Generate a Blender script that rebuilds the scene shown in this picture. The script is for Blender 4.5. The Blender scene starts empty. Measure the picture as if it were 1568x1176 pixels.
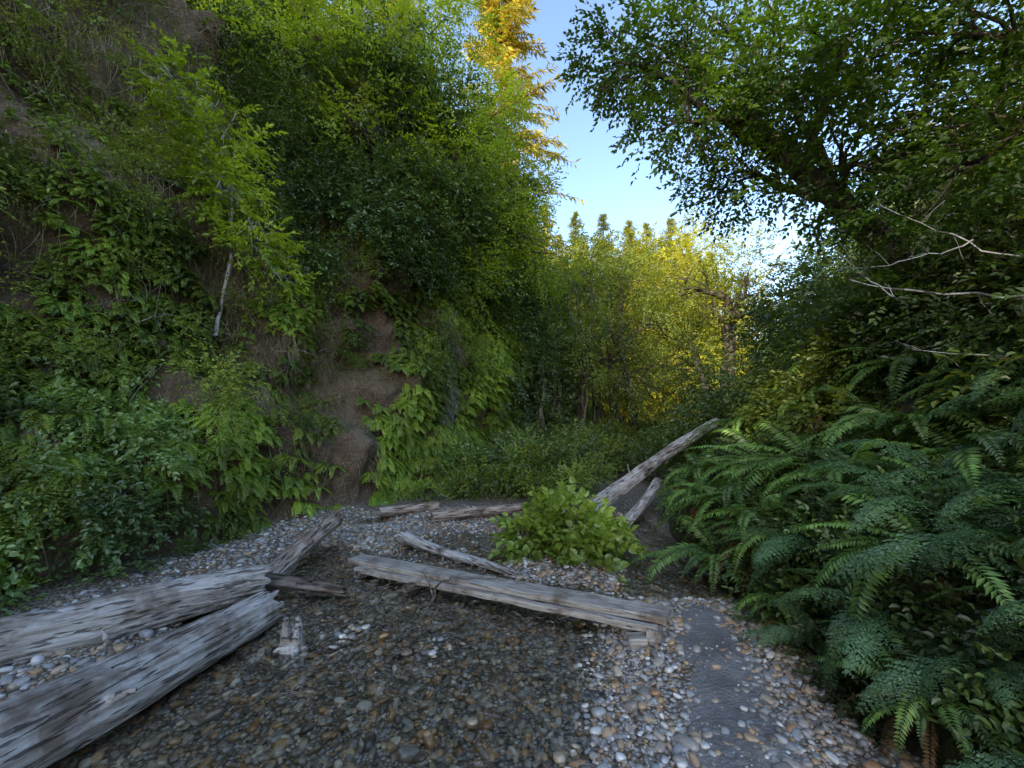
import bpy, bmesh, math
import numpy as np
from mathutils import Vector, Matrix
rng=np.random.default_rng(11)
sc=bpy.context.scene
def U(a,b,n=None): return rng.uniform(a,b,n)
def norm(A): return A/np.maximum(np.linalg.norm(A,axis=-1,keepdims=True),1e-9)
def sm(x,a,b):
    t=np.clip((x-a)/(b-a),0,1); return t*t*(3-2*t)
def vn(P,f=1.0,seed=0):
    """cheap smooth vector noise, about -1..1"""
    P=np.asarray(P,float)*f
    r=np.random.default_rng(1000+seed); out=0
    for o in range(5):
        k=r.normal(size=3); k/=np.linalg.norm(k); k2=r.normal(size=3); k2/=np.linalg.norm(k2)
        s=1.0+0.45*o
        out=out+np.sin(P@k*s*2.1+r.uniform(0,6)+1.3*np.sin(P@k2*s*1.7+r.uniform(0,6)))/(1+0.35*o)
    return out/2.2

class MB:
    def __init__(s): s.V=[];s.Q=[];s.M=[];s.R=[];s.S=[];s.n=0
    def add(s,V,Q,mat=0,rnd=0.5,smooth=True):
        V=np.asarray(V,float).reshape(-1,3); Q=np.asarray(Q,np.int64).reshape(-1,4)
        s.V.append(V); s.Q.append(Q+s.n); s.n+=len(V)
        s.M.append(np.full(len(Q),mat,np.int32)); s.S.append(np.full(len(Q),smooth,bool))
        s.R.append(np.broadcast_to(np.asarray(rnd,float),(len(V),)))
    def mesh(s,name,mats,cf=1.0):
        V=np.concatenate(s.V);Q=np.concatenate(s.Q)
        me=bpy.data.meshes.new(name)
        me.vertices.add(len(V)); me.vertices.foreach_set("co",V.astype(np.float32).ravel())
        me.loops.add(len(Q)*4); me.loops.foreach_set("vertex_index",Q.astype(np.int32).ravel())
        me.polygons.add(len(Q)); me.polygons.foreach_set("loop_start",np.arange(0,len(Q)*4,4,dtype=np.int32))
        me.polygons.foreach_set("material_index",np.concatenate(s.M))
        me.polygons.foreach_set("use_smooth",np.concatenate(s.S))
        a=me.attributes.new("rnd",'FLOAT','POINT'); a.data.foreach_set("value",np.concatenate(s.R).astype(np.float32))
        c=me.attributes.new("clump",'FLOAT','POINT'); c.data.foreach_set("value",np.clip(.9*vn(V,.8*cf,301)+.5*vn(V,2.6*cf,302),-1,1).astype(np.float32))
        for m in mats: me.materials.append(m)
        me.update(calc_edges=True)
        return me
    def obj(s,name,mats,loc=(0,0,0)):
        return place(name,s.mesh(name,mats),loc)
def place(name,me,loc=(0,0,0),rot=(0,0,0),sca=1.0):
    o=bpy.data.objects.new(name,me); sc.collection.objects.link(o)
    o.location=loc; o.rotation_euler=rot; o.scale=(sca,sca,sca) if np.isscalar(sca) else sca
    return o

# ------------------------------------------------------------ materials
def newmat(name):
    m=bpy.data.materials.new(name); m.use_nodes=True; nt=m.node_tree; nt.nodes.clear()
    return m,nt,nt.nodes.new("ShaderNodeOutputMaterial")
def N(nt,t,**k):
    n=nt.nodes.new(t)
    for a,b in k.items():
        if a in n.inputs: n.inputs[a].default_value=b
        else: setattr(n,a,b)
    return n
def ramp(nt,stops,interp='LINEAR'):
    r=nt.nodes.new("ShaderNodeValToRGB"); cr=r.color_ramp; cr.interpolation=interp
    while len(cr.elements)<len(stops): cr.elements.new(0.5)
    for e,(p,c) in zip(cr.elements,stops): e.position=p; e.color=(*c,1)
    return r
GR=(2.35,1.7,1.25)
def leafmat(name,cols,trans=0.4,gloss=0.06,rough=0.45,clump=1.0,clumpamt=0.5,mul=GR):
    m,nt,out=newmat(name); L=nt.links.new
    cols=[tuple(min(.8,c*k) for c,k in zip(cc,mul)) for cc in cols]
    at=N(nt,"ShaderNodeAttribute"); at.attribute_name="rnd"
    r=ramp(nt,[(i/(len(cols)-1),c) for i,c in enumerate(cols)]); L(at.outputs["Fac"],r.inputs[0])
    ac=N(nt,"ShaderNodeAttribute"); ac.attribute_name="clump"
    mr=N(nt,"ShaderNodeMapRange"); mr.inputs[1].default_value=-.8; mr.inputs[2].default_value=.8; mr.inputs[3].default_value=1-clumpamt; mr.inputs[4].default_value=1+clumpamt*.6
    L(ac.outputs["Fac"],mr.inputs[0])
    mx=N(nt,"ShaderNodeMix",data_type='RGBA',blend_type='MULTIPLY'); mx.inputs[0].default_value=1
    L(r.outputs[0],mx.inputs[6]); L(mr.outputs[0],mx.inputs[7])
    d=N(nt,"ShaderNodeBsdfDiffuse"); t=N(nt,"ShaderNodeBsdfTranslucent"); gl=N(nt,"ShaderNodeBsdfGlossy"); gl.inputs["Roughness"].default_value=rough
    L(mx.outputs[2],d.inputs[0]); 
    hs=N(nt,"ShaderNodeMix",data_type='RGBA',blend_type='MULTIPLY'); hs.inputs[0].default_value=1; hs.inputs[7].default_value=(1.35,1.25,.5,1)
    L(mx.outputs[2],hs.inputs[6]); L(hs.outputs[2],t.inputs[0])
    a=N(nt,"ShaderNodeMixShader"); a.inputs[0].default_value=trans; L(d.outputs[0],a.inputs[1]); L(t.outputs[0],a.inputs[2])
    b=N(nt,"ShaderNodeMixShader"); b.inputs[0].default_value=gloss; L(a.outputs[0],b.inputs[1]); L(gl.outputs[0],b.inputs[2])
    L(b.outputs[0],out.inputs[0]); return m
def woodmat(name,cols,scale=(0.8,13,13),rough=.8,crack=.45,bump=.6,moss=0):
    m,nt,out=newmat(name); L=nt.links.new
    tc=N(nt,"ShaderNodeTexCoord"); mp=N(nt,"ShaderNodeMapping"); mp.inputs["Scale"].default_value=scale
    L(tc.outputs["Object"],mp.inputs[0])
    n1=N(nt,"ShaderNodeTexNoise"); n1.inputs["Scale"].default_value=1.6; n1.inputs["Detail"].default_value=9; n1.inputs["Roughness"].default_value=.7; n1.inputs["Distortion"].default_value=.5
    L(mp.outputs[0],n1.inputs[0])
    n2=N(nt,"ShaderNodeTexNoise"); n2.inputs["Scale"].default_value=3.2; n2.inputs["Detail"].default_value=7; n2.inputs["Roughness"].default_value=.65
    L(tc.outputs["Object"],n2.inputs[0])
    r=ramp(nt,[(.28,cols[0]),(.45,cols[1]),(.6,cols[2]),(.75,cols[1])]); L(n1.outputs["Fac"],r.inputs[0])
    n3=N(nt,"ShaderNodeTexNoise"); n3.inputs["Scale"].default_value=2.7; n3.inputs["Detail"].default_value=4; L(mp.outputs[0],n3.inputs[0])
    cr=ramp(nt,[(crack-.04,(.09,.07,.06)),(crack,(1,1,1))]); L(n3.outputs["Fac"],cr.inputs[0])
    mx=N(nt,"ShaderNodeMix",data_type='RGBA',blend_type='MULTIPLY'); mx.inputs[0].default_value=.85; L(r.outputs[0],mx.inputs[6]); L(cr.outputs[0],mx.inputs[7])
    dr=ramp(nt,[(.38,(.30,.21,.14)),(.52,(1,1,1))]); L(n2.outputs["Fac"],dr.inputs[0])
    m2=N(nt,"ShaderNodeMix",data_type='RGBA',blend_type='MULTIPLY'); m2.inputs[0].default_value=.8; L(mx.outputs[2],m2.inputs[6]); L(dr.outputs[0],m2.inputs[7])
    bs=N(nt,"ShaderNodeBsdfPrincipled"); bs.inputs["Roughness"].default_value=rough; L(m2.outputs[2],bs.inputs["Base Color"])
    ad=N(nt,"ShaderNodeMath",operation='MULTIPLY'); L(n1.outputs["Fac"],ad.inputs[0]); L(cr.outputs[0],ad.inputs[1])
    bp=N(nt,"ShaderNodeBump"); bp.inputs["Strength"].default_value=bump; bp.inputs["Distance"].default_value=.03; L(ad.outputs[0],bp.inputs["Height"]); L(bp.outputs[0],bs.inputs["Normal"])
    L(bs.outputs[0],out.inputs[0]); return m

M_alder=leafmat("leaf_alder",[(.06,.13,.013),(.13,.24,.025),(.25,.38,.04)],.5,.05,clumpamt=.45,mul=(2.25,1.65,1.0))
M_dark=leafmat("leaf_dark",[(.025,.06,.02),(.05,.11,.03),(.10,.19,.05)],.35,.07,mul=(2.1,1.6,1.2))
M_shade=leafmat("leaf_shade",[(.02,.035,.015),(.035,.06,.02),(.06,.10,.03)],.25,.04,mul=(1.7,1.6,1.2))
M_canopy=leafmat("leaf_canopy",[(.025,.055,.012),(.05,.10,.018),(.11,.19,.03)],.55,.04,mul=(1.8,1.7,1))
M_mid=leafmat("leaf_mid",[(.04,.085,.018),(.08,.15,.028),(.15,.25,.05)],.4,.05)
M_olive=leafmat("leaf_olive",[(.06,.085,.022),(.12,.15,.04),(.22,.26,.06)],.3,.03,mul=(1.9,1.8,1.3))
M_sunlit=leafmat("leaf_sunlit_gold",[(.26,.30,.03),(.46,.46,.05),(.74,.68,.08)],.4,.02,clumpamt=.4,mul=(1.05,1.05,1))  # low sun on the far trees, put into the leaf colour
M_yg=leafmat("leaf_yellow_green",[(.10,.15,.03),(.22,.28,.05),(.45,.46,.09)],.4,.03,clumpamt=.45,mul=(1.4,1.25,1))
M_sunlitneedle=leafmat("needle_sunlit_gold",[(.24,.2,.03),(.52,.40,.07),(.76,.59,.11)],.35,.02,clumpamt=.4,mul=(1.0,1.05,1))  # needle colour carries the warm sunlight on the tall spruce
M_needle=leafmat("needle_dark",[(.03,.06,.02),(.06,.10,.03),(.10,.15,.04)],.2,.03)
M_fern=leafmat("fern_leaf",[(.04,.10,.025),(.07,.16,.04),(.13,.26,.06)],.3,.05,.4,clumpamt=.45,mul=(1.8,1.5,1.2))
M_fernblue=leafmat("fern_leaf_cool",[(.025,.075,.028),(.045,.12,.045),(.08,.19,.075)],.25,.07,.4,clumpamt=.5,mul=(2.0,1.5,1.3))
M_wallfern=leafmat("wall_fern_leaf",[(.05,.12,.018),(.10,.20,.035),(.19,.32,.055)],.35,.05,.4,clumpamt=.55)
M_bush=leafmat("bush_leaf",[(.11,.2,.03),(.19,.32,.05),(.3,.45,.08)],.4,.06,clumpamt=.3,mul=(1.4,1.2,1))
M_elder=leafmat("elder_leaf",[(.05,.11,.035),(.09,.18,.055),(.16,.27,.09)],.3,.08,.4,clumpamt=.5,mul=(1.9,1.5,1.2))
M_dry=leafmat("dry_stems",[(.10,.08,.045),(.2,.17,.10),(.34,.3,.21)],.1,.0,clumpamt=.3,mul=(1.8,1.75,1.5))
M_deadfern=leafmat("dead_fronds",[(.05,.035,.02),(.12,.08,.045),(.2,.14,.08)],.1,.0,clumpamt=.3,mul=(1.5,1.4,1.3))
M_pale=leafmat("pale_strands",[(.25,.25,.2),(.4,.4,.34),(.6,.6,.54)],.1,.02,clumpamt=.4,mul=(1.2,1.2,1.2))
M_bark=woodmat("bark",[(.05,.038,.028),(.11,.09,.07),(.18,.15,.12)],(3,3,.7),.9)
M_bark_alder=woodmat("bark_alder",[(.2,.18,.16),(.4,.38,.35),(.55,.53,.5)],(4,4,1.5),.85)
M_bark_mossy=woodmat("bark_mossy",[(.06,.055,.03),(.14,.12,.08),(.24,.21,.16)],(4,4,1.2),.9)
M_log=woodmat("weathered_log",[(.22,.17,.13),(.48,.43,.38),(.72,.69,.65)],(1.7,17,17),.65,.42,1.0)
M_logdark=woodmat("wet_log",[(.05,.038,.03),(.16,.12,.09),(.3,.24,.19)],(1.8,13,13),.45,.45,1.0)
M_logbrown=woodmat("brown_log",[(.13,.08,.055),(.36,.26,.19),(.6,.5,.43)],(1.8,15,15),.75,.44,1.0)
M_plank=woodmat("plank_wood",[(.2,.165,.13),(.37,.33,.28),(.55,.5,.44)],(1.8,30,30),.7,.38,.5)

def earthmat(name,cols,scale,bump=.5,fine=18):
    m,nt,out=newmat(name); L=nt.links.new
    g=N(nt,"ShaderNodeNewGeometry"); n1=N(nt,"ShaderNodeTexNoise"); n1.inputs["Scale"].default_value=scale; n1.inputs["Detail"].default_value=9; n1.inputs["Roughness"].default_value=.68
    L(g.outputs["Position"],n1.inputs[0])
    r=ramp(nt,[(.3,cols[0]),(.43,cols[1]),(.53,cols[2]),(.62,cols[3]),(.72,cols[1])]); L(n1.outputs["Fac"],r.inputs[0])
    v=N(nt,"ShaderNodeTexVoronoi"); v.inputs["Scale"].default_value=fine; L(g.outputs["Position"],v.inputs["Vector"])
    vr=ramp(nt,[(0,(1.15,1.1,1.05)),(.5,(.55,.55,.55))]); L(v.outputs["Distance"],vr.inputs[0])
    mx=N(nt,"ShaderNodeMix",data_type='RGBA',blend_type='MULTIPLY'); mx.inputs[0].default_value=.7; L(r.outputs[0],mx.inputs[6]); L(vr.outputs[0],mx.inputs[7])
    bs=N(nt,"ShaderNodeBsdfPrincipled"); bs.inputs["Roughness"].default_value=.9; L(mx.outputs[2],bs.inputs["Base Color"])
    n2=N(nt,"ShaderNodeTexNoise"); n2.inputs["Scale"].default_value=fine; n2.inputs["Detail"].default_value=8; L(g.outputs["Position"],n2.inputs[0])
    bp=N(nt,"ShaderNodeBump"); bp.inputs["Strength"].default_value=bump; bp.inputs["Distance"].default_value=.08; L(n2.outputs["Fac"],bp.inputs["Height"]); L(bp.outputs[0],bs.inputs["Normal"])
    L(bs.outputs[0],out.inputs[0]); return m
M_cliff=earthmat("cliff_soil",[(.07,.045,.028),(.18,.115,.068),(.30,.21,.14),(.14,.14,.055)],1.1,.9,22)
M_soil=earthmat("forest_soil",[(.02,.02,.012),(.05,.055,.025),(.09,.075,.04),(.05,.07,.02)],1.2,.7,12)

def groundmat():
    m,nt,out=newmat("creek_bed"); L=nt.links.new
    g=N(nt,"ShaderNodeNewGeometry"); sp=N(nt,"ShaderNodeSeparateXYZ"); L(g.outputs["Position"],sp.inputs[0])
    v=N(nt,"ShaderNodeTexVoronoi"); v.inputs["Scale"].default_value=44; L(g.outputs["Position"],v.inputs["Vector"])
    cr=ramp(nt,[(0,(.2,.17,.14)),(.3,(.35,.29,.22)),(.55,(.42,.29,.16)),(.75,(.5,.46,.4)),(1,(.7,.66,.6))]); 
    s2=N(nt,"ShaderNodeSeparateColor"); L(v.outputs["Color"],s2.inputs[0]); L(s2.outputs[0],cr.inputs[0])
    dr=ramp(nt,[(0,(1,1,1)),(.35,(.8,.8,.8)),(.6,(.3,.27,.23))]); L(v.outputs["Distance"],dr.inputs[0])
    mx=N(nt,"ShaderNodeMix",data_type='RGBA',blend_type='MULTIPLY'); mx.inputs[0].default_value=1; L(cr.outputs[0],mx.inputs[6]); L(dr.outputs[0],mx.inputs[7])
    bs=N(nt,"ShaderNodeBsdfPrincipled"); bs.inputs["Roughness"].default_value=.7; L(mx.outputs[2],bs.inputs["Base Color"])
    bp=N(nt,"ShaderNodeBump"); bp.inputs["Strength"].default_value=.8; bp.inputs["Distance"].default_value=.02; bp.invert=True; L(v.outputs["Distance"],bp.inputs["Height"]); L(bp.outputs[0],bs.inputs["Normal"])
    L(bs.outputs[0],out.inputs[0]); return m
M_ground=groundmat()
def pebmat():
    m,nt,out=newmat("pebble_stone"); L=nt.links.new
    at=N(nt,"ShaderNodeAttribute"); at.attribute_name="rnd"
    r=ramp(nt,[(0,(.12,.11,.10)),(.12,(.24,.21,.185)),(.24,(.36,.32,.28)),(.34,(.52,.36,.19)),(.43,(.38,.21,.10)),(.54,(.54,.44,.32)),(.66,(.28,.29,.30)),(.84,(.43,.42,.41)),(.95,(.66,.65,.62)),(1,(.85,.84,.8))])
    L(at.outputs["Fac"],r.inputs[0])
    g=N(nt,"ShaderNodeNewGeometry"); sp=N(nt,"ShaderNodeSeparateXYZ"); L(g.outputs["Position"],sp.inputs[0])
    n=N(nt,"ShaderNodeTexNoise"); n.inputs["Scale"].default_value=60; n.inputs["Detail"].default_value=4; L(g.outputs["Position"],n.inputs[0])
    mr=N(nt,"ShaderNodeMapRange"); mr.inputs[3].default_value=.6; mr.inputs[4].default_value=1.3; L(n.outputs["Fac"],mr.inputs[0])
    # stones around and below water level are tinted a warmer brown
    wet=N(nt,"ShaderNodeMapRange"); wet.inputs[1].default_value=-.015; wet.inputs[2].default_value=.03; wet.inputs[3].default_value=0; wet.inputs[4].default_value=1; L(sp.outputs[2],wet.inputs[0])
    wc=ramp(nt,[(0,(1.0,.86,.64)),(1,(.95,.94,.92))]); L(wet.outputs[0],wc.inputs[0])
    m0=N(nt,"ShaderNodeMix",data_type='RGBA',blend_type='MULTIPLY'); m0.inputs[0].default_value=1; L(r.outputs[0],m0.inputs[6]); L(wc.outputs[0],m0.inputs[7])
    mx=N(nt,"ShaderNodeMix",data_type='RGBA',blend_type='MULTIPLY'); mx.inputs[0].default_value=1; L(m0.outputs[2],mx.inputs[6]); L(mr.outputs[0],mx.inputs[7])
    ro=N(nt,"ShaderNodeMapRange"); ro.inputs[1].default_value=0.02; ro.inputs[2].default_value=.09; ro.inputs[3].default_value=.1; ro.inputs[4].default_value=.5; L(sp.outputs[2],ro.inputs[0])
    bs=N(nt,"ShaderNodeBsdfPrincipled"); L(mx.outputs[2],bs.inputs["Base Color"]); L(ro.outputs[0],bs.inputs["Roughness"]); bs.inputs["IOR"].default_value=1.65
    L(bs.outputs[0],out.inputs[0]); return m
M_peb=pebmat()
def pathmat():
    m,nt,out=newmat("path_silt"); L=nt.links.new
    g=N(nt,"ShaderNodeNewGeometry"); n=N(nt,"ShaderNodeTexNoise"); n.inputs["Scale"].default_value=4; n.inputs["Detail"].default_value=12; n.inputs["Roughness"].default_value=.75; L(g.outputs["Position"],n.inputs[0])
    r=ramp(nt,[(.3,(.11,.10,.095)),(.5,(.2,.187,.178)),(.7,(.32,.30,.285))]); L(n.outputs["Fac"],r.inputs[0])
    rr=ramp(nt,[(.42,(.3,.3,.3)),(.6,(.75,.75,.75))]); L(n.outputs["Fac"],rr.inputs[0])
    bs=N(nt,"ShaderNodeBsdfPrincipled"); L(rr.outputs[0],bs.inputs["Roughness"]); L(r.outputs[0],bs.inputs["Base Color"])
    n2=N(nt,"ShaderNodeTexNoise"); n2.inputs["Scale"].default_value=45; n2.inputs["Detail"].default_value=6; L(g.outputs["Position"],n2.inputs[0])
    bp=N(nt,"ShaderNodeBump"); bp.inputs["Strength"].default_value=.7; bp.inputs["Distance"].default_value=.03; L(n2.outputs["Fac"],bp.inputs["Height"]); L(bp.outputs[0],bs.inputs["Normal"])
    L(bs.outputs[0],out.inputs[0]); return m
M_path=pathmat()
def watermat():
    m,nt,out=newmat("creek_water"); L=nt.links.new
    g=N(nt,"ShaderNodeNewGeometry"); mp=N(nt,"ShaderNodeMapping"); mp.inputs["Scale"].default_value=(1,.6,1); L(g.outputs["Position"],mp.inputs[0])
    n=N(nt,"ShaderNodeTexNoise"); n.inputs["Scale"].default_value=8; n.inputs["Detail"].default_value=2.5; n.inputs["Distortion"].default_value=1.2; L(mp.outputs[0],n.inputs[0])
    bp=N(nt,"ShaderNodeBump"); bp.inputs["Strength"].default_value=1.0; bp.inputs["Distance"].default_value=.06; L(n.outputs["Fac"],bp.inputs["Height"])
    fr=N(nt,"ShaderNodeFresnel"); fr.inputs["IOR"].default_value=1.38; L(bp.outputs[0],fr.inputs["Normal"])
    tr=N(nt,"ShaderNodeBsdfTransparent"); tr.inputs[0].default_value=(1,.99,.94,1)
    gl=N(nt,"ShaderNodeBsdfGlossy"); gl.inputs["Roughness"].default_value=.02; L(bp.outputs[0],gl.inputs["Normal"])
    mx=N(nt,"ShaderNodeMixShader"); L(fr.outputs[0],mx.inputs[0]); L(tr.outputs[0],mx.inputs[1]); L(gl.outputs[0],mx.inputs[2])
    L(mx.outputs[0],out.inputs[0]); return m
M_water=watermat()

# ------------------------------------------------------------ geometry helpers
def grid(P):
    a,b=P.shape[:2]; idx=np.arange(a*b).reshape(a,b)
    Q=np.stack([idx[:-1,:-1],idx[1:,:-1],idx[1:,1:],idx[:-1,1:]],-1).reshape(-1,4)
    return P.reshape(-1,3),Q
def leaves(P,D,Nn,L,W,fold=.18,hi=False):
    D=norm(D); Nn=norm(Nn-(Nn*D).sum(-1,keepdims=True)*D); S=np.cross(Nn,D)
    L=np.asarray(L)[...,None]; W=np.asarray(W)[...,None]
    if hi:
        v=np.stack([P,P+D*L*.2+S*W*.42+Nn*W*.1,P+D*L*.6+S*W*.40+Nn*W*.08,P+D*L-Nn*L*.18,P+D*L*.6-S*W*.40+Nn*W*.08,P+D*L*.2-S*W*.42+Nn*W*.1],-2).reshape(-1,3)
        b=np.arange(len(P))[:,None]*6
        q=np.stack([b+[0,1,2,3],b+[0,3,4,5]],1).reshape(-1,4); return v,q
    v=np.stack([P,P+D*L*.42+S*W*.5+Nn*W*fold,P+D*L-Nn*L*.12,P+D*L*.42-S*W*.5+Nn*W*fold],-2).reshape(-1,3)
    return v,np.arange(len(v)).reshape(-1,4)
def sprays(mb,C,T,Nn,K,length,L,W,mat=0,ang=55,jit=.3,base=None,hi=False):
    n=len(C); T=norm(T); Nn=norm(Nn-(Nn*T).sum(-1,keepdims=True)*T); S=np.cross(Nn,T)
    k=np.linspace(.05,1,K); side=np.where(np.arange(K)%2==0,1.,-1.); a=np.radians(ang*(1-.7*k**2))
    length=np.broadcast_to(length,(n,))
    pos=C[:,None]+T[:,None]*(k[None,:,None]*length[:,None,None])-np.array([0,0,1])*(k**2*.15)[None,:,None]*length[:,None,None]
    d=T[:,None]*np.cos(a)[None,:,None]+S[:,None]*(side*np.sin(a))[None,:,None]+rng.normal(0,jit,(n,K,3))
    nn=Nn[:,None]+rng.normal(0,jit,(n,K,3))
    s=U(.65,1.3,(n,K)); l=L*s; w=W*s
    v,q=leaves(pos.reshape(-1,3),d.reshape(-1,3),nn.reshape(-1,3),l.ravel(),w.ravel(),hi=hi)
    if base is None: base=U(0,1,n)
    r=np.clip(np.repeat(base*.6,K)+U(0,.4,n*K),0,1)
    mb.add(v,q,mat,np.repeat(r,6 if hi else 4),smooth=False)
def tube(mb,pts,rad,sides=7,mat=0,rnd=.5,rough=0,seed=0):
    pts=np.asarray(pts,float); n=len(pts); rad=np.broadcast_to(rad,(n,))
    t=norm(np.gradient(pts,axis=0)); up=np.array([.13,.2,.97]) if abs(t[0,2])<.8 else np.array([1,.1,0.])
    s=norm(np.cross(t,up)); u=np.cross(s,t)
    a=np.linspace(0,2*np.pi,sides,endpoint=False)
    P=pts[:,None]+(s[:,None]*np.cos(a)[None,:,None]+u[:,None]*np.sin(a)[None,:,None])*rad[:,None,None]
    if rough: P=P+(P-pts[:,None])*(vn(P,3,seed)*rough)[...,None]
    idx=np.arange(n*sides).reshape(n,sides); j=np.roll(idx,-1,1)
    Q=np.stack([idx[:-1],j[:-1],j[1:],idx[1:]],-1).reshape(-1,4)
    mb.add(P,Q,mat,rnd)
def wander(a,b,n,amp,sag=0):
    a=np.array(a,float);b=np.array(b,float); t=np.linspace(0,1,n)[:,None]; Ln=np.linalg.norm(b-a)
    p=a+(b-a)*t; w=np.cumsum(rng.normal(0,1,(n,3)),0); w-=w[0]; w-=t*w[-1]
    return p+w*amp*Ln/np.sqrt(n)*.5+np.array([0,0,1])*(sag*Ln*(4*t*(1-t)))

def broadleaf(name,base,blobs,nspray,leaf,mat,bark=None,r0=.14,K=9,trunkpt=None,blen=.45,gapf=1.3,gapt=-.35,hi=False,limb=.42):
    """trunk, limbs to every crown mass, twigs, sprays of leaves on the twigs"""
    bark=bark or M_bark; mb=MB(); base=np.array(base,float)
    B=np.array([b[:3] for b in blobs],float); R=np.array([b[3] for b in blobs],float)
    cen=B.mean(0) if trunkpt is None else np.array(trunkpt,float)
    tr=wander(base,cen,9,.10); tube(mb,tr-base,np.linspace(r0,r0*.45,9),9,1,rough=.12)
    w=R**2; w=w/w.sum()
    for b,r,ww in zip(B,R,w):
        st=tr[int(rng.integers(4,9))]; lim=wander(st,b,8,.16,.04); tube(mb,lim-base,np.linspace(r0*limb,r0*.12,8),6,1)
        for i in range(int(7+4*r)):
            d=norm(rng.normal(size=3)*[1,1,.7]); q=lim[int(rng.integers(3,8))]
            br=wander(q,b+d*r*U(.6,.95),6,.2,.03); tube(mb,br-base,np.linspace(r0*.12,.006,6),4,1)
            for kk in range(3):
                q2=br[int(rng.integers(2,6))]; tw=wander(q2,q2+norm(rng.normal(size=3))*r*.35,4,.2); tube(mb,tw-base,np.linspace(.008,.003,4),3,1)
        n=int(nspray*ww); d=norm(rng.normal(size=(n,3))); rr=U(0,1,n)**.42*(1+.22*vn(d*2+b,1.4,3))
        C=b+d*(r*rr)[:,None]*[1,1,.82]
        keep=vn(C,gapf/ max(r*.6,.5),5)+.5*vn(C,3.1/max(r*.6,.5),6)>gapt; C=C[keep]; d=d[keep]
        T=d*[1,1,.5]+rng.normal(0,.45,d.shape)+[0,0,-.18]; Nn=np.array([0,0,1.])+d*.35+rng.normal(0,.35,d.shape)
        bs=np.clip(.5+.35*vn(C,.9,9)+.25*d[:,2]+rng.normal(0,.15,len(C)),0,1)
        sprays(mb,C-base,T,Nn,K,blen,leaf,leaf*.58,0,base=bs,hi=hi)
    return mb.obj(name,[mat,bark],base)

def conifer_mesh(name,H,Rm,nb,per,mat,leafL=.4,leafW=.09,bare=.12,reps=3,pw=.85):
    mb=MB(); tr=wander((0,0,0),(0,0,H),14,.01); tube(mb,tr,np.linspace(H*.016,.02,14),8,1,rough=.1)
    zf=bare+(1-bare)*U(0,1,nb)**.8; zf.sort(); az=U(0,2*np.pi,nb)
    Lb=Rm*(1-zf)**pw*U(.45,1.25,nb)+.12
    elev=np.radians(-8-14*(1-zf)+35*zf**3+rng.normal(0,7,nb))
    d=np.stack([np.cos(az)*np.cos(elev),np.sin(az)*np.cos(elev),np.sin(elev)],-1)
    for i in range(nb):
        st=np.array([0,0,zf[i]*H]); k=np.linspace(0,1,5)[:,None]
        pts=st+d[i]*Lb[i]*k-np.array([0,0,1])*(.12*Lb[i]*k**2)
        tube(mb,pts,np.linspace(.012+.012*Lb[i],.006,5),3,1)
    k=np.linspace(.15,1,per); C=np.stack([0*zf,0*zf,zf*H],-1)[:,None]+d[:,None]*(Lb[:,None]*k)[...,None]-np.array([0,0,1])*(.12*Lb[:,None]*k**2)[...,None]
    C=C.reshape(-1,3); D=np.repeat(d,per,0); side=np.where(np.arange(len(C))%2==0,1,-1)[:,None]
    S=norm(np.cross(D,[0,0,1.])); lf=np.clip(np.repeat(Lb,per)/1.2,.35,1)
    for rep in range(reps):
        dd=D*.6+S*side*U(.4,1.1,(len(C),1))*(1 if rep<2 else -1)+rng.normal(0,.25,C.shape)+[0,0,-.35]
        sc_=U(.6,1.25,len(C))*lf
        v,q=leaves(C+rng.normal(0,.05,C.shape),dd,np.array([0,0,1.])+rng.normal(0,.5,C.shape),leafL*sc_,leafW*sc_)
        mb.add(v,q,0,np.repeat(U(0,1,len(C)),4),False)
    return mb.mesh(name,[mat,M_bark],.5)

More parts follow.
